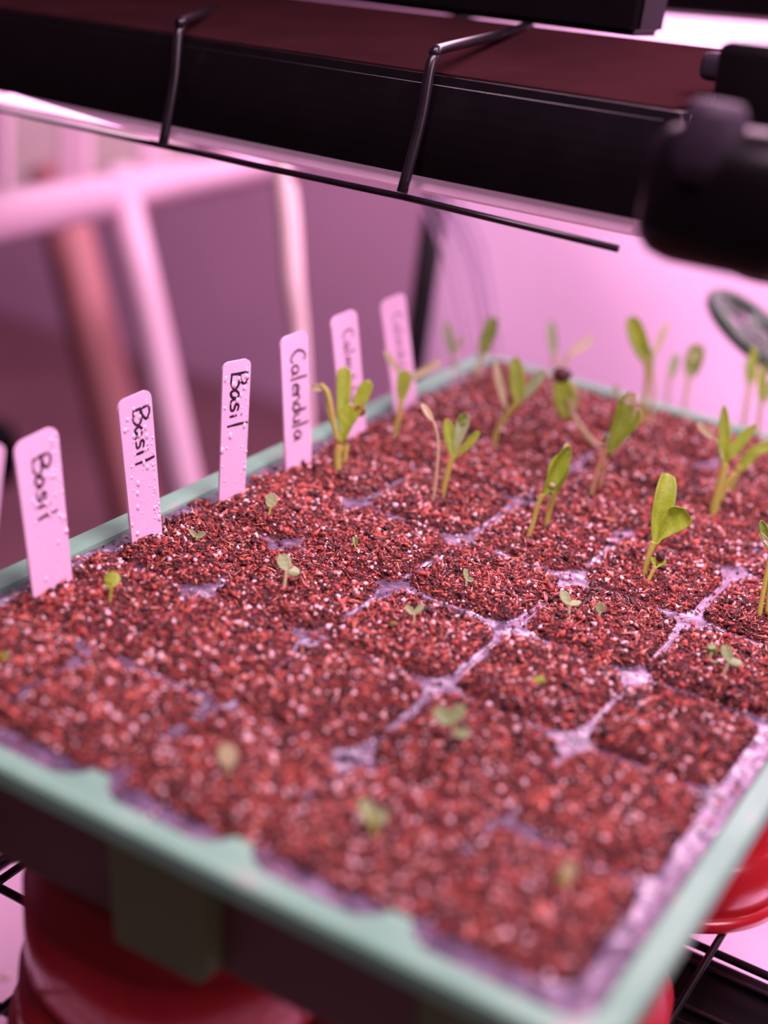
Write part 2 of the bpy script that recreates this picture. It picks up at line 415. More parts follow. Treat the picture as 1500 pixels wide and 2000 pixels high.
# plug tops bulge a little more in the far rows and along the left side
zs += .0022 * np.clip((GY - .30) / .16, 0, 1) * (1 - np.exp(-ecl / .010)) + .0010 * np.clip((-GX - .19) / .06, 0, 1)
zs -= rev * (.0036 + .0006 * big) * np.exp(-ecl / .0022)
zs = np.where(GX < X0 + .011, zs - np.clip((X0 + .011 - GX) / .004, 0, 1) * (.0036 + .0016 * vnoise(.012, 6)), zs)
zs = np.where(GX > -.006, zs - np.clip((GX + .006) / .003, 0, 1) * .006, zs)
zs = np.where(GY < .002, zs - np.clip((.002 - GY) / .003, 0, 1) * .006, zs)
zs = np.where(GY > Y1 - .003, zs - np.clip((GY - Y1 + .003) / .003, 0, 1) * .006, zs)
def grid_mesh(name, Z, m):
    co = np.stack([GX, GY, Z], -1).reshape(-1, 3).astype(np.float32)
    idx = np.arange(NX * NY).reshape(NY, NX)
    q = np.stack([idx[:-1, :-1], idx[:-1, 1:], idx[1:, 1:], idx[1:, :-1]], -1).reshape(-1, 4).astype(np.int32)
    me = bpy.data.meshes.new(name); me.vertices.add(len(co)); me.vertices.foreach_set('co', co.ravel())
    me.loops.add(q.size); me.loops.foreach_set('vertex_index', q.ravel())
    me.polygons.add(len(q)); me.polygons.foreach_set('loop_start', np.arange(0, q.size, 4, dtype=np.int32))
    me.update(calc_edges=True); me.polygons.foreach_set('use_smooth', np.ones(len(q), bool))
    me.materials.append(m); o = bpy.data.objects.new(name, me); COL.objects.link(o); return o
ins = grid_mesh('cell_insert', zi, M['insert']); tag(ins, 'clear plastic cell insert with rows of square cells, lying inside the green tray', 'cell insert')
soil = grid_mesh('potting_soil', zs, M['soil']); tag(soil, 'damp red-brown potting soil filling the cells of the tray', 'soil', kind='stuff')

def soil_z(x, y):
    i = int(round((x - gx0) / (gx1 - gx0) * (NX - 1))); j = int(round((y - gy0) / (gy1 - gy0) * (NY - 1)))
    i = min(max(i, 0), NX - 1); j = min(max(j, 0), NY - 1)
    return float(zs[j, i])

def scatter(name, N, smin, smax, elong, m, lift, seed, label, cat, allow=-.0002, sigma=.55, flatz=1.0, rest=False):
    r = np.random.default_rng(seed)
    px = r.uniform(gx0 + .001, gx1 - .001, N); py = r.uniform(gy0 + .001, gy1 - .001, N)
    i = ((px - gx0) / (gx1 - gx0) * (NX - 1)).round().astype(int); j = ((py - gy0) / (gy1 - gy0) * (NY - 1)).round().astype(int)
    ok = zs[j, i] > zi[j, i] + allow
    if rest: ok |= r.random(N) < rest
    px, py, i, j = px[ok], py[ok], i[ok], j[ok]; n = len(px)
    top = np.maximum(zs[j, i], zi[j, i])
    s = np.clip(smin * np.exp(r.normal(0.25, sigma, n)), smin * .6, smax)
    base = np.array([[1, 0, 0], [-1, 0, 0], [0, 1, 0], [0, -1, 0], [0, 0, 1], [0, 0, -1]], float)
    tri = np.array([[0, 2, 4], [2, 1, 4], [1, 3, 4], [3, 0, 4], [2, 0, 5], [1, 2, 5], [3, 1, 5], [0, 3, 5]])
    v = np.repeat(base[None], n, 0) * (1 + r.uniform(-.35, .35, (n, 6, 3))) + r.normal(0, .16, (n, 6, 3))
    el = np.ones((n, 3)); el[:, 0] = r.uniform(elong[0], elong[1], n); el[:, 2] *= flatz
    v = v * el[:, None, :] * s[:, None, None] * .5
    q = r.normal(size=(n, 4))
    if elong[1] > 3: q[:, 1:3] *= .18
    q /= np.linalg.norm(q, axis=1)[:, None]
    w_, x, y, z = q.T
    Rm = np.stack([1 - 2 * (y * y + z * z), 2 * (x * y - z * w_), 2 * (x * z + y * w_), 2 * (x * y + z * w_), 1 - 2 * (x * x + z * z), 2 * (y * z - x * w_),
                   2 * (x * z - y * w_), 2 * (y * z + x * w_), 1 - 2 * (x * x + y * y)], -1).reshape(n, 3, 3)
    v = np.einsum('nij,nkj->nki', Rm, v) + np.stack([px, py, top + lift * s], -1)[:, None, :]
    co = v.reshape(-1, 3).astype(np.float32); t = (tri[None] + 6 * np.arange(n)[:, None, None]).reshape(-1, 3).astype(np.int32)
    me = bpy.data.meshes.new(name); me.vertices.add(len(co)); me.vertices.foreach_set('co', co.ravel())
    me.loops.add(t.size); me.loops.foreach_set('vertex_index', t.ravel()); me.polygons.add(len(t)); me.polygons.foreach_set('loop_start', np.arange(0, t.size, 3, dtype=np.int32))
    me.update(calc_edges=True); me.materials.append(m)
    o = bpy.data.objects.new(name, me); COL.objects.link(o); tag(o, label, cat, kind='stuff'); return o
scatter('soil_crumbs', 125000, .00062, .0027, (.8, 2.8), M['crumb'], .15, 21, 'dark red crumbs of bark and peat strewn over the soil', 'soil crumbs', rest=.04)
scatter('coir_fibre', 17000, .00044, .0008, (4, 12), M['fibre'], .4, 22, 'thin orange-red coir fibres lying on the soil', 'coir fibre', rest=.03)
scatter('perlite', 10500, .00078, .0024, (.8, 1.3), M['perlite'], .3, 23, 'white perlite grains scattered over the damp soil', 'perlite', rest=.1)

# ------------------------------------------------------------------ plant labels
GL = {
    'B': (.72, [[(.0, .0), (.02, .5), (.0, 1)], [(-.05, .95), (.3, 1.02), (.52, .82), (.36, .6), (.08, .5), (.5, .46), (.68, .24), (.42, .02), (-.04, .04)]]),
    'a': (.62, [[(.42, .42), (.22, .5), (.03, .3), (.1, .05), (.3, .1), (.42, .42), (.44, .1), (.56, .02)]]),
    's': (.52, [[(.38, .46), (.14, .52), (.08, .36), (.3, .24), (.3, .06), (.0, .02)]]),
    'i': (.44, [[(.06, .44), (.05, .0)], [(.07, .68), (.08, .74)]]),
    'l': (.30, [[(.06, 1.1), (.06, .5), (.05, -.12)]]),
    'C': (.66, [[(.5, .86), (.34, 1), (.1, .86), (.0, .5), (.08, .14), (.32, .0), (.54, .14)]]),
    'e': (.46, [[(.04, .26), (.36, .3), (.26, .5), (.06, .36), (.08, .08), (.4, .06)]]),
    'n': (.52, [[(.04, .48), (.05, .0), (.08, .34), (.26, .5), (.38, .34), (.4, .0)]]),
    'd': (.54, [[(.38, .4), (.18, .48), (.03, .24), (.16, .02), (.36, .16), (.42, .95), (.42, .0)]]),
    'u': (.54, [[(.04, .48), (.06, .12), (.22, .0), (.38, .16), (.4, .48), (.42, .04), (.48, .0)]]),
}
def plant_label(base, top, yaw, wpx, text, start, glyph, step, thick, label, seed, drops=60, off=.0):
    r = random.Random(seed)
    b = onz(base[0], base[1], .003); D = depth(b); t = above(b, top[0], top[1])
    ax = (t - b); Ln = ax.length; ax.normalize()
    a = math.radians(yaw); h = Vector((math.cos(a), math.sin(a), 0)); h = (h - ax * h.dot(ax)).normalized()
    width = wpx / F * D / abs(h.dot(RT) - (base[0] - 750) / F * h.dot(FW))
    nrm = h.cross(ax).normalized()
    if nrm.dot(CAM - b) < 0: nrm = -nrm
    e = empty('plant_label', b, label, 'plant label', 'white plant labels along the left edge of the tray')
    W = width / 2; rc = width * .22
    prof = []
    for k in range(9):
        an = math.pi / 2 * k / 8; prof.append((W - rc + rc * math.cos(an), Ln - rc + rc * math.sin(an)))
    for k in range(9):
        an = math.pi / 2 + math.pi / 2 * k / 8; prof.append((-W + rc + rc * math.cos(an), Ln - rc + rc * math.sin(an)))
    prof += [(-W * .93, -.002), (-W * .2, -.030), (W * .2, -.030), (W * .93, -.002)]
    bm = bmesh.new(); th = .0005
    f = [bm.verts.new(b + h * x + ax * y + nrm * th) for x, y in prof]; g = [bm.verts.new(b + h * x + ax * y - nrm * th) for x, y in prof]
    bm.faces.new(f); bm.faces.new(g[::-1]); n = len(prof)
    for i in range(n): bm.faces.new((f[i], g[i], g[(i + 1) % n], f[(i + 1) % n]))
    bmesh.ops.recalc_face_normals(bm, faces=bm.faces[:])
    bmobj('label_blade', bm, M['stake'], e)
    # handwriting runs down the blade, tops of the letters towards h
    parts = []; cx = 0.0
    for ch in text:
        adv, st = GL[ch]
        for s in st:
            pts = []
            for (u, v) in s:
                u2 = (cx + u) * glyph * step + r.uniform(-.03, .03) * glyph; v2 = (v - .42) * glyph + off * width + r.uniform(-.02, .02) * glyph - .0 * cx
                pts.append(b + ax * (Ln * (1 - start) - u2) + h * v2 + nrm * (th + .00004))
            parts.append(tube(smooth_path(pts, 5), [thick * .9, thick * 1.15, thick * .8], 8, flat=(nrm, .12)))
        cx += adv
    meshobj('handwriting', *join(parts), M['ink'], e, True)['label'] = 'black handwritten word running down the label'
    if drops:
        bm = bmesh.new()
        for k in range(drops):
            rr = r.choice([.00025, .0003, .0004, .0004, .0006, .0009]) * r.uniform(.8, 1.2)
            x = r.uniform(-W * .9, W * .9); y = Ln * (r.random() ** .8) * .9 + .003
            if r.random() < .4: x = W * r.uniform(.5, .92)
            mt = Matrix((h, ax, nrm)).transposed().to_4x4(); mt.translation = b + h * x + ax * y + nrm * th
            mt = mt @ Matrix.Diagonal((rr, rr * r.uniform(1, 1.7), rr * .5, 1))
            bmesh.ops.create_icosphere(bm, subdivisions=2, radius=1, matrix=mt)
        bmobj('water_droplets', bm, M['water'], e, True)['kind'] = 'stuff'
Wd = .0165
plant_label((-62, 1240), (-28, 872), 84, 74, 'Basil', .14, .0085, 1.3, .00042, 'white plant label cut off by the left edge of the photo, nearest of all', 1, 40)
plant_label((103, 1155), (68, 848), 90, 80, 'Basil', .14, .0088, 1.08, .00066, 'white label with Basil written on it, nearest one fully in view', 2, 90, .02)
plant_label((287, 1058), (261, 771), 86, 61, 'Basil', .10, .0090, 1.0, .00060, 'wet white label reading Basil, beaded with drops, between two other Basil labels', 3, 110, .1)
plant_label((452, 975), (462, 704), 72, 53, 'Basil', .09, .0086, 1.1, .00060, 'upright white label reading Basil, farthest of the Basil labels', 4, 60, .05)
plant_label((583, 910), (574, 652), 80, 53, 'Calendula', .13, .0090, 1.03, .00056, 'white label reading Calendula in long writing, beside the last Basil label', 5, 0, .05)
plant_label((692, 850), (670, 612), 80, 48, 'Calendula', .14, .0075, 1.05, .00046, 'blurred white label behind the three-leaved seedling with the red seed coat', 6, 0, .05)
plant_label((792, 792), (766, 580), 80, 46, 'Calendula', .16, .0070, 1.05, .00032, 'blurred white label with faint writing, farthest along the left side', 7, 0, .05)

# ------------------------------------------------------------------ seedlings
def leaf(parent, D, p0, p1, wpx, m, face=0, cup=.35, curl=0.0, prof=(1.2, .5), dz=0.0, bend=0.0, name='leaf', fold=0.0, root=.10):
    """leaf blade from pixel p0 to p1 in the plane at depth D; face turns it about its own axis (degrees), curl rolls the tip"""
    a, b = at(p0[0], p0[1], D), at(p1[0], p1[1], D + dz)
    ax = b - a; L = ax.length; ax.normalize()
    nrm = (CAM - a).normalized(); nrm = (nrm - ax * nrm.dot(ax)).normalized()
    nrm = Matrix.Rotation(math.radians(face), 3, ax) @ nrm
    sd = ax.cross(nrm).normalized()
    hw = wpx / 2 / F * D
    n, mm = 18, 8; p, q = prof; tm = p / (p + q); mx = tm ** p * (1 - tm) ** q
    V = []; pos = Vector((0, 0)); pts = []; ang = 0.0
    for i in range(n + 1):
        t = i / n
        pts.append((pos.copy(), ang))
        ang = bend * math.sin(math.pi * t) * .0 + (bend * t) + curl * max(0, (t - .55) / .45) ** 1.3
        pos = pos + Vector((math.cos(ang), math.sin(ang))) * (L / n)
    for i in range(n + 1):
        t = i / n; wd = max((t ** p * (1 - t) ** q) / mx if 0 < t < 1 else 0, root if t < .3 else .03) * hw
        (u, v), an = pts[i]
        nl = nrm * math.cos(an) - ax * math.sin(an)
        for k in range(mm + 1):
            s = (k / mm - .5) * 2
            c = a + ax * u + nrm * v
            V.append(c + sd * s * wd * (1 - .25 * abs(cup) * s * s) + nl * (cup * wd * s * s + fold * wd * abs(s)) + nl * (.02 * hw * math.sin(t * 19 + s * 3)))
    Fc = [(i * (mm + 1) + k, i * (mm + 1) + k + 1, (i + 1) * (mm + 1) + k + 1, (i + 1) * (mm + 1) + k) for i in range(n) for k in range(mm)]
    o = meshobj(name, V, Fc, m, parent, True)
    sm = o.modifiers.new('s', 'SOLIDIFY'); sm.thickness = .00028; sm.offset = 0
    return o
def blob(parent, name, D, p, rx, ry, m, seed=0, dz=0.0):
    bm = bmesh.new(); bmesh.ops.create_icosphere(bm, subdivisions=3, radius=1)
    r = random.Random(seed)
    c = at(p[0], p[1], D + dz); sx, sy = rx / F * D, ry / F * D
    for v in bm.verts:
        k = 1 + .10 * math.sin(v.co.x * 5 + seed) * math.cos(v.co.y * 6) + r.uniform(-.03, .03)
        v.co = c + (RT * v.co.x * sx + UP * v.co.y * sy + FW * v.co.z * min(sx, sy)) * k
    return bmobj(name, bm, m, parent, True)
def curl_ring(parent, name, D, p, r, thick, m):
    c = at(p[0], p[1], D); pts = []
    for k in range(22):
        a = math.radians(-200 + 330 * k / 21); pts.append(c + (RT * math.cos(a) - UP * math.sin(a)) * (r / F * D) + FW * (.00025 * k / 21))
    return meshobj(name, *tube(pts, [thick * .5 / F * D, thick / F * D, thick / F * D, thick * .4 / F * D], 8), m, parent, True)
SG = 'seedlings sprouting from the tray'
def seedling(label, base, stems, leaves, name='seedling', seeds=(), rings=(), zb=None, cat='seedling'):
    b = onz(base[0], base[1], .003)
    for _ in range(3):
        z = soil_z(b.x, b.y) if gx0 < b.x < gx1 and gy0 < b.y < gy1 else .003
        b = onz(base[0], base[1], z)
    D = depth(b)
    e = empty(name, b, label, cat, SG)
    for s in stems:
        pts, rad, m = s[0], s[1], s[2]
        w3 = [at(p[0], p[1], D + (p[2] if len(p) > 2 else 0)) for p in pts]
        if (Vector(pts[0][:2]) - Vector(base)).length < 45 and not (len(s) > 3): w3 = [w3[0] - Vector((0, 0, .003))] + w3
        rr = [x / F * D for x in (rad if hasattr(rad, '__len__') else (rad, rad * .85))]
        meshobj('stem', *tube(smooth_path(w3, 6), rr, 10), M[m], e, True)
    for l in leaves:
        kw = l[4] if len(l) > 4 else {}
        leaf(e, D, l[0], l[1], l[2], M[l[3]], **kw)
    for s in seeds: blob(e, 'seed_coat', D, s[0], s[1], s[2], M[s[3]], 3)['label'] = s[4]
    for s in rings: curl_ring(e, 'seed_coat', D, s[0], s[1], s[2], M['redseed'])['label'] = 'curled red-brown seed coat'
    return e
BAS = dict(prof=(.55, .5), cup=.25)
def bk(**k): d = dict(BAS); d.update(k); return d
# --- small basil sprouts
seedling('tiny sprout with one round green leaf next to the nearest full Basil label', (214, 1182), [([(214, 1182), (216, 1160), (219, 1144)], 3.2, 'stem')],
         [((219, 1147), (217, 1116), 35, 'leaf', bk(face=-15, cup=-.2, dz=.003)), ((219, 1146), (206, 1140), 14, 'leaf', bk())])
seedling('tiny V-shaped sprout between the second and third Basil labels', (384, 1064), [([(384, 1064), (384, 1048)], 2.5, 'stem')],
         [((384, 1050), (370, 1034), 10, 'sage', bk()), ((384, 1050), (400, 1040), 13, 'sage', bk())])
seedling('small sprout with an upright grey-green leaf beside the farthest Basil label', (523, 1010), [([(523, 1010), (527, 998), (527, 988)], 2.8, 'stem')],
         [((526, 992), (532, 964), 26, 'sage', bk(face=20))])
seedling('sprout with two broad sage leaves on the soil in front of the Calendula label', (554, 1150), [([(554, 1150), (557, 1130), (559, 1112)], 4.2, 'palestem'), ([(559, 1118), (566, 1108), (572, 1104)], 2.5, 'palestem', 1)],
         [((560, 1114), (547, 1083), 32, 'sage', bk(face=25, cup=.3)), ((556, 1110), (585, 1119), 24, 'sage', bk(face=-20, cup=-.3))])
seedling('speck of a sprout with one thin upright leaf in the middle of the soil', (694, 1076), [([(694, 1076), (693, 1064)], 2, 'stem')],
         [((693, 1066), (690, 1048), 8, 'sage', bk(face=30)), ((694, 1066), (698, 1050), 6, 'deep', bk())])
seedling('single bud-sized green leaf lying next to a V-shaped sprout', (767, 1230), [([(767, 1232), (767, 1226)], 2, 'stem')], [((764, 1230), (772, 1215), 13, 'leaf', bk())])
seedling('pale sprout opening in a V just in front of a clear divider', (808, 1216), [([(808, 1216), (809, 1198)], 3, 'palestem')],
         [((808, 1200), (792, 1183), 13, 'sage', bk(face=10)), ((808, 1200), (828, 1180), 13, 'sage', bk(face=-10))])
seedling('tiny sprout with one upright and one sideways leaf at the centre of its cell', (910, 1143), [([(910, 1143), (911, 1130)], 2.6, 'palestem')],
         [((911, 1133), (908, 1110), 12, 'sage', bk(face=25)), ((910, 1131), (925, 1134), 9, 'sage', bk())])
seedling('sprout with a raised leaf and a flat leaf, left of a one-leaved sprout', (1111, 1212), [([(1111, 1212), (1111, 1195), (1111, 1178)], 3.4, 'palestem')],
         [((1111, 1181), (1096, 1154), 22, 'sage', bk(face=25)), ((1106, 1179), (1135, 1176), 15, 'sage', bk(face=-40, cup=-.2))])
seedling('one-leaved sprout just right of a two-leaved sprout in the same cell', (1167, 1214), [([(1167, 1214), (1170, 1202), (1173, 1194)], 2.8, 'palestem')],
         [((1172, 1198), (1173, 1176), 21, 'sage', bk(face=-15))])
seedling('hooked green sprout, left one of the pair near the right edge', (1386, 1297), [([(1386, 1297), (1387, 1282), (1390, 1274)], 3.6, 'palestem')],
         [((1380, 1270), (1402, 1273), 22, 'deep', bk(face=20, cup=-.4)), ((1382, 1264), (1398, 1262), 15, 'sage', bk(face=-30))], seeds=[((1395, 1294), 6, 4, 'sage', 'small grey-green cap')])
seedling('two-leaved sprout, right one of the pair near the right edge', (1413, 1317), [([(1413, 1317), (1419, 1302), (1424, 1290)], 4, 'palestem')],
         [((1425, 1292), (1413, 1260), 26, 'sage', bk(face=25)), ((1418, 1288), (1450, 1296), 20, 'sage', bk(face=-35, cup=-.25))])
seedling('low round green leaf barely out of the soil below the clear dividers', (1050, 1338), [([(1050, 1338), (1050, 1330)], 4, 'stem')],
         [((1038, 1331), (1065, 1328), 20, 'leaf', bk(cup=-.5))])
seedling('blurred sprout with a broad leaf above a pale one in the near cells', (884, 1450), [([(884, 1452), (886, 1420), (884, 1405)], 4.5, 'palestem')],
         [((884, 1412), (848, 1386), 34, 'sage', bk(face=10)), ((880, 1410), (906, 1378), 30, 'sage', bk(face=-10)), ((888, 1432), (918, 1430), 24, 'sage', bk())])
seedling('blurred sprout with a single cream-green leaf in the near left cells', (444, 1520), [([(446, 1522), (448, 1500), (446, 1490)], 4.5, 'palestem')],
         [((448, 1500), (440, 1452), 40, 'pale', bk(cup=.1))])
seedling('blurred olive sprout in the near row of cells', (728, 1630), [([(728, 1632), (728, 1605), (726, 1590)], 5, 'stem')],
         [((730, 1612), (706, 1560), 34, 'sage', bk(face=15)), ((728, 1605), (756, 1585), 28, 'sage', bk()), ((728, 1618), (745, 1600), 20, 'leaf', bk())])
seedling('blurred yellow-green sprout closest to the tray\'s near right corner', (1106, 1735), [([(1106, 1737), (1106, 1715)], 5, 'stem')],
         [((1108, 1722), (1112, 1682), 30, 'pale', bk(face=10)), ((1106, 1724), (1090, 1708), 16, 'leaf', bk())])
seedling('tiny blurred green sprout at the left edge of the soil', (6, 1294), [([(6, 1296), (7, 1284)], 3, 'stem')], [((2, 1288), (14, 1274), 14, 'leaf', bk())])

# --- taller seedlings
seedling('sharply focused bright green seedling with one tall leaf and one rolled leaf', (1258, 1130),
         [([(1258, 1132), (1262, 1105), (1270, 1078), (1277, 1058)], [5.2, 5.2, 6, 7], 'stem')],
         [((1276, 1064), (1308, 922), 47, 'leaf', dict(face=18, cup=.35, curl=-.5, prof=(.75, .42), root=.2)),
          ((1279, 1064), (1337, 992), 60, 'leaf', dict(face=12, cup=.5, curl=.7, prof=(1.5, .34), root=.16))])
seedling('short sprout with a glossy dark seed cap beside the sharp tall-leaved seedling', (1264, 1138),
         [([(1264, 1140), (1272, 1122), (1281, 1106)], [4, 4, 4.5], 'stem')],
         [((1280, 1110), (1274, 1088), 12, 'leaf', dict(face=20)), ((1281, 1110), (1300, 1093), 12, 'leaf', dict(face=-10))],
         seeds=[((1290, 1086), 9, 12, 'seed', 'glossy dark seed coat')])
seedling('left seedling of a touching pair, its leaf folding over the other', (1032, 1048),
         [([(1032, 1050), (1042, 1018), (1050, 988), (1060, 965)], [5, 5, 5, 5.5], 'stem')],
         [((1058, 972), (1108, 868), 40, 'leaf', dict(face=35, cup=.5, prof=(.7, .5), curl=.4, root=.2)), ((1104, 888), (1108, 866), 14, 'pale', dict(prof=(.4, .4)))],
         seeds=[((1078, 948), 7, 6, 'pale', 'pale bead')])
seedling('right seedling of a touching pair, with one broad spoon leaf', (1066, 1030),
         [([(1066, 1032), (1070, 1008), (1078, 980), (1084, 962)], [4.5, 5, 5.5, 6], 'stem'), ([(1066, 1030), (1074, 1036), (1080, 1044)], [5, 6, 4], 'pinkstem')],
         [((1081, 972), (1104, 886), 50, 'leaf', dict(face=-25, cup=.5, prof=(1.0, .6), root=.2))])
seedling('seedling with a large folded leaf ending in cream tips, right of the capped one', (1154, 968),
         [([(1154, 970), (1164, 930), (1176, 895), (1184, 880)], [4.5, 4.5, 5, 7], 'pinkstem'), ([(1172, 950), (1178, 925), (1180, 900)], [3.5, 3.5, 3.5], 'pinkstem', 1)],
         [((1182, 892), (1226, 768), 44, 'leaf', dict(face=35, cup=.5, prof=(.9, .35), root=.3)),
          ((1188, 888), (1246, 800), 46, 'leaf', dict(face=-20, cup=.45, prof=(1.0, .4), root=.3)),
          ((1232, 792), (1228, 764), 30, 'pale', dict(prof=(.3, .3), curl=1.0)), ((1236, 808), (1254, 806), 22, 'pale', dict(prof=(.4, .4)))],
         seeds=[((1182, 856), 5, 8, 'deep', 'small dark bud')])
seedling('slender seedling with three leaves, one tip folded back to show dark green', (864, 974),
         [([(864, 976), (870, 940), (880, 905), (886, 890)], [3.2, 4.5, 6, 6], 'stem'), ([(884, 900), (895, 880), (910, 866)], [4, 4, 3], 'stem', 1)],
         [((884, 898), (872, 818), 26, 'leaf', dict(face=20, prof=(.9, .6))), ((886, 890), (912, 808), 30, 'sage', dict(face=-20, prof=(.9, .35), cup=.5)),
          ((896, 826), (916, 812), 22, 'deep', dict(prof=(.4, .4))), ((892, 892), (936, 842), 17, 'leaf', dict(face=10, prof=(.8, .5)))])
seedling('thin pale seedling with one narrow drooping leaf tip, left of the slender three-leaved one', (846, 978),
         [([(846, 978), (852, 930), (856, 870), (850, 835), (844, 820)], [2.2, 3, 3, 3, 3], 'palestem')],
         [((846, 824), (824, 788), 14, 'pale', dict(face=10, prof=(.7, .5)))])
seedling('three-leaved seedling with a curled red seed coat in front of the farther Calendula label', (659, 920),
         [([(659, 922), (660, 892), (664, 870)], [6, 7, 8], 'stem'), ([(672, 905), (676, 880), (678, 868)], [4, 5, 5], 'stem', 1),
          ([(660, 862), (650, 820), (645, 790), (638, 765), (626, 750)], [5, 5, 6, 6, 4], 'stem', 1)],
         [((666, 868), (672, 715), 32, 'leaf', dict(face=15, prof=(.8, .22), cup=.3, root=.35)), ((672, 860), (722, 742), 30, 'leaf', dict(face=-15, prof=(1.2, .35), cup=.35, root=.3)),
          ((668, 850), (684, 790), 34, 'leaf', dict(prof=(.8, .6))), ((634, 758), (600, 756), 15, 'pale', dict(prof=(.4, .5), bend=-.5)), ((656, 850), (640, 775), 15, 'leaf', dict(prof=(.8, .5)))],
         rings=[((702, 803), 8, 4.5)])
seedling('blurred seedling in front of the farthest label, leaves spreading left and right', (772, 852),
         [([(772, 852), (778, 815), (784, 785)], [4, 5, 6], 'stem')],
         [((782, 790), (792, 722), 30, 'leaf', dict(prof=(.8, .4))), ((790, 745), (862, 706), 17, 'pale', dict(prof=(.6, .4))), ((784, 735), (750, 684), 13, 'pale', dict(prof=(.7, .5)))])
seedling('thick-stemmed yellow-green seedling with spreading leaves near the right edge', (1392, 1006),
         [([(1392, 1008), (1400, 972), (1410, 935), (1416, 905)], [9, 9, 9, 8], 'stem'), ([(1406, 980), (1420, 945), (1436, 925)], [5, 6, 5], 'stem', 1), ([(1410, 900), (1404, 875), (1396, 855)], [4, 4, 3], 'palestem', 1)],
         [((1414, 912), (1414, 790), 26, 'leaf', dict(face=15, prof=(.5, .6))), ((1398, 862), (1362, 826), 15, 'pale', dict(prof=(.8, .5))), ((1418, 900), (1476, 828), 26, 'leaf', dict(face=-20, prof=(.6, .7)))])
seedling('arching seedling bending out of the photo\'s right edge beside the thick-stemmed one', (1424, 962),
         [([(1424, 964), (1434, 935), (1445, 910)], [5, 6, 7], 'stem')],
         [((1440, 922), (1478, 874), 24, 'leaf', dict(face=10, prof=(.4, .3), root=.4, cup=.3)), ((1468, 884), (1520, 864), 24, 'leaf', dict(face=-10, prof=(.3, .5), root=.6, cup=.3))])
seedling('seedling with two yellow-brown stems cut off by the right edge of the photo', (1482, 1203),
         [([(1482, 1205), (1490, 1160), (1500, 1110), (1508, 1070)], [5, 5, 5, 5], 'stem'), ([(1498, 1200), (1502, 1150), (1508, 1100)], [4, 4, 4], 'stem', 1)],
         [((1506, 1080), (1486, 1016), 20, 'deep', dict(prof=(.7, .5))), ((1508, 1070), (1484, 1042), 12, 'pale', dict(prof=(.7, .5)))])
seedling('blurred seedling wearing a black seed coat on a long curving stem', (1252, 878),
         [([(1252, 882), (1215, 876), (1175, 876), (1145, 850), (1120, 812), (1112, 780)], [4, 5, 6, 6, 6, 7], 'palestem')],
         [((1108, 818), (1096, 738), 44, 'leaf', dict(prof=(.5, .4), cup=.2)), ((1122, 800), (1118, 745), 20, 'pale', dict(prof=(.6, .5)))],
         seeds=[((1098, 732), 19, 15, 'seed', 'black seed coat')])
seedling('blurred seedling raising one upright and one sideways pale leaf behind the black seed coat', (1086, 742),
         [([(1086, 744), (1084, 715), (1082, 690)], [5, 5, 6], 'palestem'), ([(1096, 735), (1104, 710), (1112, 690)], [4, 5, 5], 'palestem', 1)],
         [((1082, 700), (1076, 625), 20, 'sage', dict(prof=(.5, .4))), ((1110, 694), (1160, 658), 18, 'pale', dict(prof=(.5, .5)))])
seedling('blurred seedling with a vivid green upright leaf and a pale side leaf', (964, 872),
         [([(964, 874), (972, 840), (995, 805), (1012, 785)], [4, 5, 5, 6], 'stem')],
         [((1012, 792), (1006, 696), 34, 'leaf', dict(face=15, prof=(.5, .5))), ((1018, 782), (1064, 722), 24, 'sage', dict(prof=(.7, .5))), ((988, 800), (966, 705), 17, 'pale', dict(prof=(.6, .5)))])
seedling('blurred dark green leaf leaning right, far left back of the tray', (928, 742),
         [([(928, 744), (936, 715), (944, 690)], [4, 5, 5], 'palestem')],
         [((938, 702), (966, 618), 32, 'deep', dict(prof=(.6, .4)))])
seedling('faint blurred seedling at the far left corner of the tray', (896, 742),
         [([(896, 744), (890, 715), (884, 690)], [3.5, 4, 4], 'palestem')],
         [((884, 698), (872, 628), 18, 'sage', dict(prof=(.6, .4))), ((886, 695), (902, 655), 12, 'pale', dict(prof=(.6, .4)))])
seedling('tall blurred seedling with a broad drooping leaf above the far rim', (1254, 832),
         [([(1254, 834), (1258, 790), (1264, 740), (1262, 700)], [4, 5, 5, 6], 'stem'), ([(1270, 830), (1276, 780), (1274, 720)], [4, 4, 4], 'palestem', 1)],
         [((1264, 712), (1232, 618), 38, 'leaf', dict(prof=(.5, .35), cup=.3)), ((1270, 712), (1304, 628), 14, 'pale', dict(prof=(.6, .4))), ((1272, 740), (1262, 670), 20, 'sage', dict(prof=(.6, .4)))])
seedling('blurred seedling with a dark nodding leaf left of the dark green disc', (1338, 790),
         [([(1338, 792), (1342, 760), (1350, 725)], [3.5, 4, 5], 'palestem')],
         [((1346, 740), (1364, 672), 38, 'deep', dict(prof=(.5, .35))), ((1350, 700), (1376, 690), 18, 'pale', dict(prof=(.5, .5)))])
seedling('faint blurred sprout left of the nodding dark leaf', (1304, 778),
         [([(1304, 780), (1306, 755), (1310, 735)], [3, 3.5, 4], 'palestem')],
         [((1308, 745), (1322, 690), 20, 'sage', dict(prof=(.6, .4)))])
seedling('blurred narrow-leaved seedling below the dark green disc, left of its twin', (1453, 822),
         [([(1453, 824), (1460, 780), (1466, 745)], [4, 4.5, 5], 'palestem')],
         [((1464, 760), (1474, 676), 20, 'leaf', dict(prof=(.5, .5))), ((1468, 750), (1496, 712), 12, 'pale', dict(prof=(.5, .5))), ((1462, 760), (1456, 700), 10, 'sage', dict(prof=(.5, .5)))])
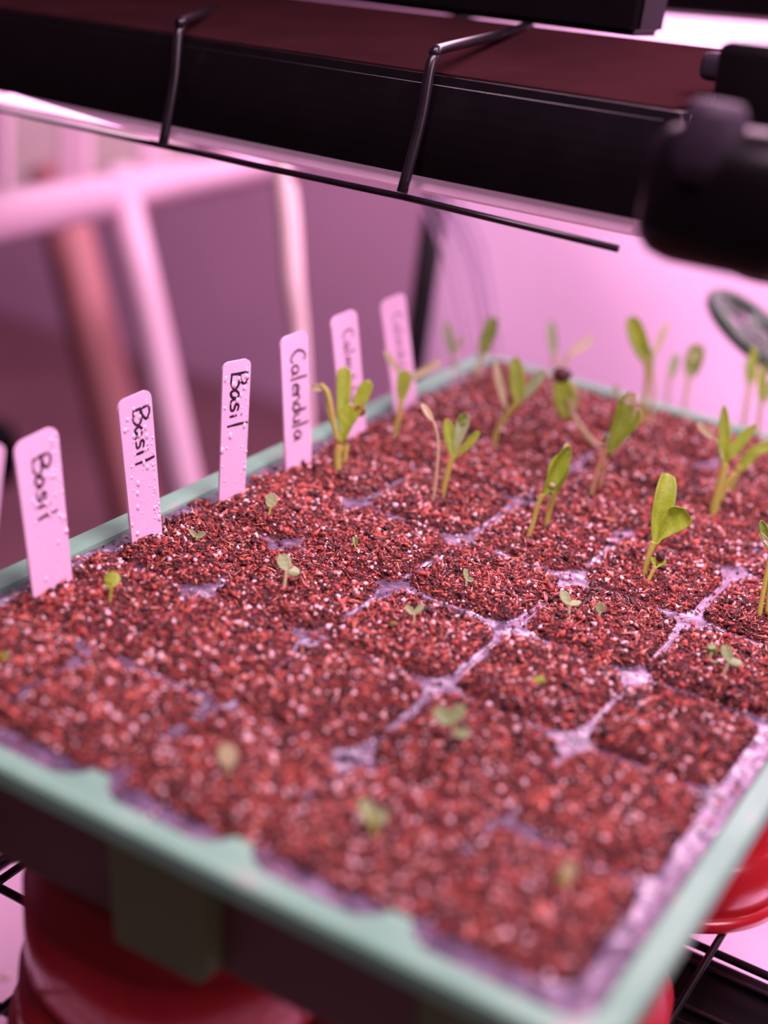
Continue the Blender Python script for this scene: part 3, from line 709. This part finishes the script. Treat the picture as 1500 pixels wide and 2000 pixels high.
seedling('blurred narrow-leaved seedling cut by the right edge, right of its twin', (1480, 850),
         [([(1480, 852), (1484, 810), (1488, 780)], [4, 4.5, 5], 'palestem')],
         [((1486, 790), (1492, 712), 20, 'leaf', dict(prof=(.5, .5))), ((1490, 790), (1512, 740), 16, 'sage', dict(prof=(.5, .5)))])
seedling('dim blurred seedling with thin stems in the middle of the far cells', (1214, 805),
         [([(1214, 806), (1212, 786), (1208, 770)], [3, 3, 3], 'palestem')],
         [((1208, 776), (1200, 752), 12, 'sage', dict(prof=(.6, .4)))])

# ------------------------------------------------------------------ grow light
gdir = Vector((-1.708, .303, -.11)).normalized()
P1 = at(1233, 427, .54); Q1 = at(1233, 205, .54)        # front face, lower and upper edge, near the right end
def ends(p, back=.02, fwd=.80): return p - gdir * back, p + gdir * fwd
back_h = Vector((.17, .98, 0)).normalized()
K1 = at(1030, 50, .70)
K1 = K1 + gdir * ((P1 - K1).dot(gdir))                   # same station along the bar
light = empty('grow_light', P1, 'long black grow light with bent wire hangers above the tray', 'grow light')
mid = P1.lerp(Q1, .5)
def extrude_prof(name, prof, m, parent, back=.02, fwd=.8, smooth=False):
    n = len(prof); V = [p - gdir * back for p in prof] + [p + gdir * fwd for p in prof]
    Fc = [(i, (i + 1) % n, (i + 1) % n + n, i + n) for i in range(n)] + [tuple(range(n - 1, -1, -1)), tuple(range(n, 2 * n))]
    return meshobj(name, V, Fc, m, parent, smooth)
outn = (mid - (mid + back_h)).normalized()
Pb = P1 + back_h * .020; Kb = K1 - Vector((0, 0, .030)); 
front = []
for k in range(9):
    t = k / 8; front.append(P1.lerp(Q1, t) + outn * (.004 * math.sin(math.pi * t)))
extrude_prof('housing', front + [Q1 + back_h * .006, Q1 + back_h * .006 - Vector((0, 0, .006)), Kb, Kb - Vector((0, 0, .01)), Pb], M['black'], light)
extrude_prof('reflector_top', [Q1 + back_h * .004 + Vector((0, 0, .0008)), K1, K1 - Vector((0, 0, .004)), Q1 + back_h * .004 - Vector((0, 0, .003))], M['maroon'], light, .015)
lowz = Vector((0, 0, -1))
lens_prof = [P1 + back_h * .002, P1 + back_h * .002 + lowz * .0055, P1 + back_h * .010 + lowz * .008, P1 + back_h * .035 + lowz * .008, P1 + back_h * .035]
extrude_prof('lens', lens_prof, M['lens'], light, .0)
# gloss bead along the upper front edge
meshobj('edge_bead', *tube([Q1 - gdir * .015 + lowz * .004 + outn * .0012, Q1 + gdir * .8 + lowz * .004 + outn * .0012], .0010, 8), M['blackmetal'], light, True)
# lower rod
rodD = lambda px: 1 / (1.333 + (1.852 - 1.333) * px / 1233)
rod = [at(1207, 486, .545), at(785, 384, rodD(785) - .004), at(310, 283, rodD(310) - .004), at(0, 214, rodD(0) - .004)]
rdir = (rod[-1] - rod[0]).normalized()
rod.append(rod[-1] + rdir * .25)
meshobj('rod', *tube([rod[0]] + rod[1:], .0014, 8), M['blackmetal'], light, True)
def hanger(pb, pt, pe, Db, De, r=.0022):
    a = at(pb[0], pb[1], Db - .014); t = at(pt[0], pt[1], Db - .022); e = at(pe[0], pe[1], De)
    pts = [a, a.lerp(t, .5) + RT * .001, t + (a - t).normalized() * .008, t + (a - t).normalized() * .002 + (e - t).normalized() * .002, t + (e - t).normalized() * .008, t.lerp(e, .6), e, e + Vector((0, .01, -.012))]
    return meshobj('wire_hanger', *tube(smooth_path(pts, 6), r, 12), M['blackmetal'], light, True)
hanger((785, 376), (848, 98), (1035, 55), rodD(785), .70)
hanger((318, 284), (352, 42), (470, 0), rodD(310), .84)
hh = at(1150, 45, .72); meshobj('wire_clip', *tube([hh, at(1250, 26, .76)], .0012, 8), M['darkgrey'], light, True)
# box on the rear edge of the reflector
bx = [at(560, 6, .84), at(1140, 48, .74), at(1252, 32, .78)]
u1 = gdir
c0 = K1 + gdir * .005 - back_h * .004
V = []
for s in (.078, .55):
    for (b_, z_) in ((0, .001), (0, .040), (.025, .044), (.025, .001)):
        V.append(c0 + gdir * s + back_h * b_ + Vector((0, 0, z_)))
bm = bmesh.new(); vs = [bm.verts.new(v) for v in V]
for f in ((0, 1, 2, 3), (7, 6, 5, 4), (0, 4, 5, 1), (1, 5, 6, 2), (2, 6, 7, 3), (3, 7, 4, 0)): bm.faces.new([vs[i] for i in f])
bmesh.ops.recalc_face_normals(bm, faces=bm.faces[:]); bmesh.ops.bevel(bm, geom=bm.edges[:], offset=.003, segments=3, affect='EDGES')
bmobj('driver_box', bm, M['black'], light)
# end cap at the right
def orient_box(name, c, sx, sy, sz, bev, m, ax=None, up=None):
    ax = (ax or -gdir).normalized(); upv = (up or Vector((0, 0, 1))); upv = (upv - ax * upv.dot(ax)).normalized(); yv = upv.cross(ax)
    mt = Matrix((ax, yv, upv)).transposed().to_4x4(); mt.translation = c
    bm = bmesh.new(); box(bm, -sx / 2, sx / 2, -sy / 2, sy / 2, -sz / 2, sz / 2, bev, mt)
    return bmobj(name, bm, m, light, True)
orient_box('end_cap', at(1440, 392, .43), .054, .034, .040, .012, M['black'])
orient_box('cap_bracket', at(1475, 140, .54), .040, .012, .010, .003, M['darkgrey'])
kn = at(1392, 265, .42)
meshobj('knob', *tube([kn - Vector((0, 0, .012)), kn - Vector((0, 0, .007)), kn + Vector((0, 0, .006)), kn + Vector((0, 0, .009))], [.009, .010, .0085, .007], 32), M['darkgrey'], light, True)
orient_box('bracket_back', at(1500, 190, .53), .03, .03, .035, .004, M['black'])
cp = [at(1385, 420, .47), at(1430, 500, .46), at(1530, 530, .45), at(1700, 520, .44)]
meshobj('cord', *tube(smooth_path(cp, 8), .0045, 12), M['black'], light, True)
area('grow_light_lamp', P1 + gdir * .20 + back_h * .02 + lowz * .010, P1 + gdir * .20 + back_h * .02 + lowz * .2, .40, .03, .35)

# second bar farther back, only its end in view
e2 = empty('rear_grow_light', at(1450, 15, .95), 'black bar of a second light crossing the top right corner', 'grow light')
a, b = at(1250, -8, .86), at(1600, 14, .76)
bm = bmesh.new(); dd = (b - a).normalized(); up_ = Vector((0, 0, 1)); up_ = (up_ - dd * up_.dot(dd)).normalized(); yv = up_.cross(dd)
mt = Matrix((dd, yv, up_)).transposed().to_4x4(); mt.translation = (a + b) / 2
L = (b - a).length; box(bm, -L / 2 - .3, L / 2, -.015, .015, -.007, .007, .003, mt)
bmobj('housing', bm, M['black'], e2)
bm = bmesh.new(); box(bm, -L / 2 - .3, L / 2, -.010, .010, -.009, -.007, .0005, mt); bmobj('lens', bm, M['lens'], e2)

# ------------------------------------------------------------------ dark green disc
D = .86
c = at(1478, 652, D)
A = (RT * math.cos(math.radians(40)) - UP * math.sin(math.radians(40))).normalized()
Bp = (RT * math.sin(math.radians(40)) + UP * math.cos(math.radians(40)))
Bv = (Bp * .50 + FW * .866).normalized(); N = A.cross(Bv).normalized()
disc = empty('green_disc', c, 'dark green plastic disc with cut-outs against the white panel at the right edge', 'disc')
rr = 118 / F * D
def circ(rad, n=48): return [c + (A * math.cos(2 * math.pi * k / n) + Bv * math.sin(2 * math.pi * k / n)) * rad for k in range(n + 1)]
meshobj('outer_ring', *tube(circ(rr * .91), rr * .13, 12, ), M['wheel'], disc, True)
meshobj('hub', *join([tube([c - N * .0012, c + N * .0012], rr * .28, 36)]), M['wheel'], disc)
for k in range(5):
    a0 = 2 * math.pi * (k + .35) / 5; d = A * math.cos(a0) + Bv * math.sin(a0)
    meshobj('spoke', *tube([c + d * rr * .3, c + d * rr * .95], [rr * .16, rr * .18], 10, flat=(N, .3)), M['wheel'], disc, True)
meshobj('stem', *tube([c + A * rr * .9, Vector((c.x + .05, c.y - .0, SHELF_Z))], .0025, 8), M['wheel'], disc, True)

# ------------------------------------------------------------------ blurred furniture at the left
rack = empty('white_rack', at(300, 900, 1.35), 'blurred white pipe rack with upright slats and a leaning leg, behind the labels', 'rack')
pa_, pb_ = at(-60, 432, 1.08), at(560, 318, 1.75)
dp = (pb_ - pa_).normalized()
meshobj('rail', *tube([pa_ - dp * .2, pb_], .0185, 24), M['white'], rack, True)
jr = pa_.lerp(pb_, .765)
jr = at(398, 348, 1.56)
meshobj('joint_ring', *tube([jr - dp * .014, jr + dp * .014], .0195, 24), M['greygreen'], rack, True)
meshobj('leg', *tube([at(228, 330, 1.30), at(300, 650, 1.30), at(372, 1000, 1.30), at(440, 1350, 1.3)], .0150, 20), M['white'], rack, True)
meshobj('leg', *tube([at(100, 330, 1.6), at(180, 650, 1.6), at(262, 1000, 1.6), at(330, 1350, 1.6)], .026, 20), M['terra'], rack, True)['label'] = 'dull terracotta coloured leg'
for (xa, xb) in ((-60, 22), (112, 178), (268, 322)):
    Dd = 1.15 + .45 * (xa + 60) / 500
    a, b = at((xa + xb) / 2, 420, Dd + .03), at((xa + xb) / 2 + 4, -80, Dd + .03)
    bm = bmesh.new(); dd = (b - a).normalized(); sx = (xb - xa) / F * Dd
    rt = (RT - dd * RT.dot(dd)).normalized(); mt = Matrix((rt, dd.cross(rt), dd)).transposed().to_4x4(); mt.translation = (a + b) / 2
    box(bm, -sx / 2, sx / 2, -.006, .006, -(b - a).length / 2, (b - a).length / 2, .003, mt)
    bmobj('slat', bm, M['white'], rack)
Dg = 1.72
bm = bmesh.new(); a = at(200, 200, Dg); box(bm, -.20, .085, -.004, .004, -.095, .085, .002, Matrix.Translation(a) @ Matrix((RT, FW, UP)).transposed().to_4x4() @ Matrix.Rotation(math.radians(-11), 4, 'Y'))
bmobj('back_board', bm, M['greygreen'], rack)['label'] = 'grey-green board behind the slats'

tag(meshobj('hanging_tube', *tube(smooth_path([at(545, 200, 1.02), at(552, 340, 1.02), at(557, 372, 1.02), at(564, 440, 1.02), at(572, 560, 1.02), at(582, 640, 1.03), at(592, 760, 1.04), at(610, 950, 1.06)], 6),
    [.0045, .005, .0085, .0085, .0080, .0070, .006, .005], 16), M['cream'], None, True), 'pale cream tube hanging down behind the Calendula label', 'tube')
d0 = at(-10, 885, 1.5)
bm = bmesh.new(); bmesh.ops.create_icosphere(bm, subdivisions=3, radius=.028)
for v in bm.verts: v.co = d0 + Vector((v.co.x, v.co.y * .8, v.co.z * 1.3 * (1 + .1 * math.sin(v.co.x * 90))))
tag(bmobj('dark_knob', bm, M['black'], None, True), 'dark rounded shape blurred at the left edge behind the first label', 'knob')

# white domes added to stand for bright spots of reflected light on the liner
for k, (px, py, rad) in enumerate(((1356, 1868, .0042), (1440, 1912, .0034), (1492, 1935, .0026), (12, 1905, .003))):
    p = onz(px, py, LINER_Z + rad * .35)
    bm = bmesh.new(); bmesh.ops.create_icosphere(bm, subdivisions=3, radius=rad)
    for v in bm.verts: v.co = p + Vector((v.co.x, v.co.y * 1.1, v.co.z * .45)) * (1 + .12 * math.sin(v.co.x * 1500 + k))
    tag(bmobj('liner_glint', bm, M['perlite'], None, True), ['larger round white spot on the liner, just left of the wire crossing', 'round white spot on the liner between the wires at the lower right',
        'faint white spot on the liner at the right edge of the photo', 'pale speck on the liner at the lower left edge of the photo'][k], 'crumb', 'white domes added as glints on the liner')
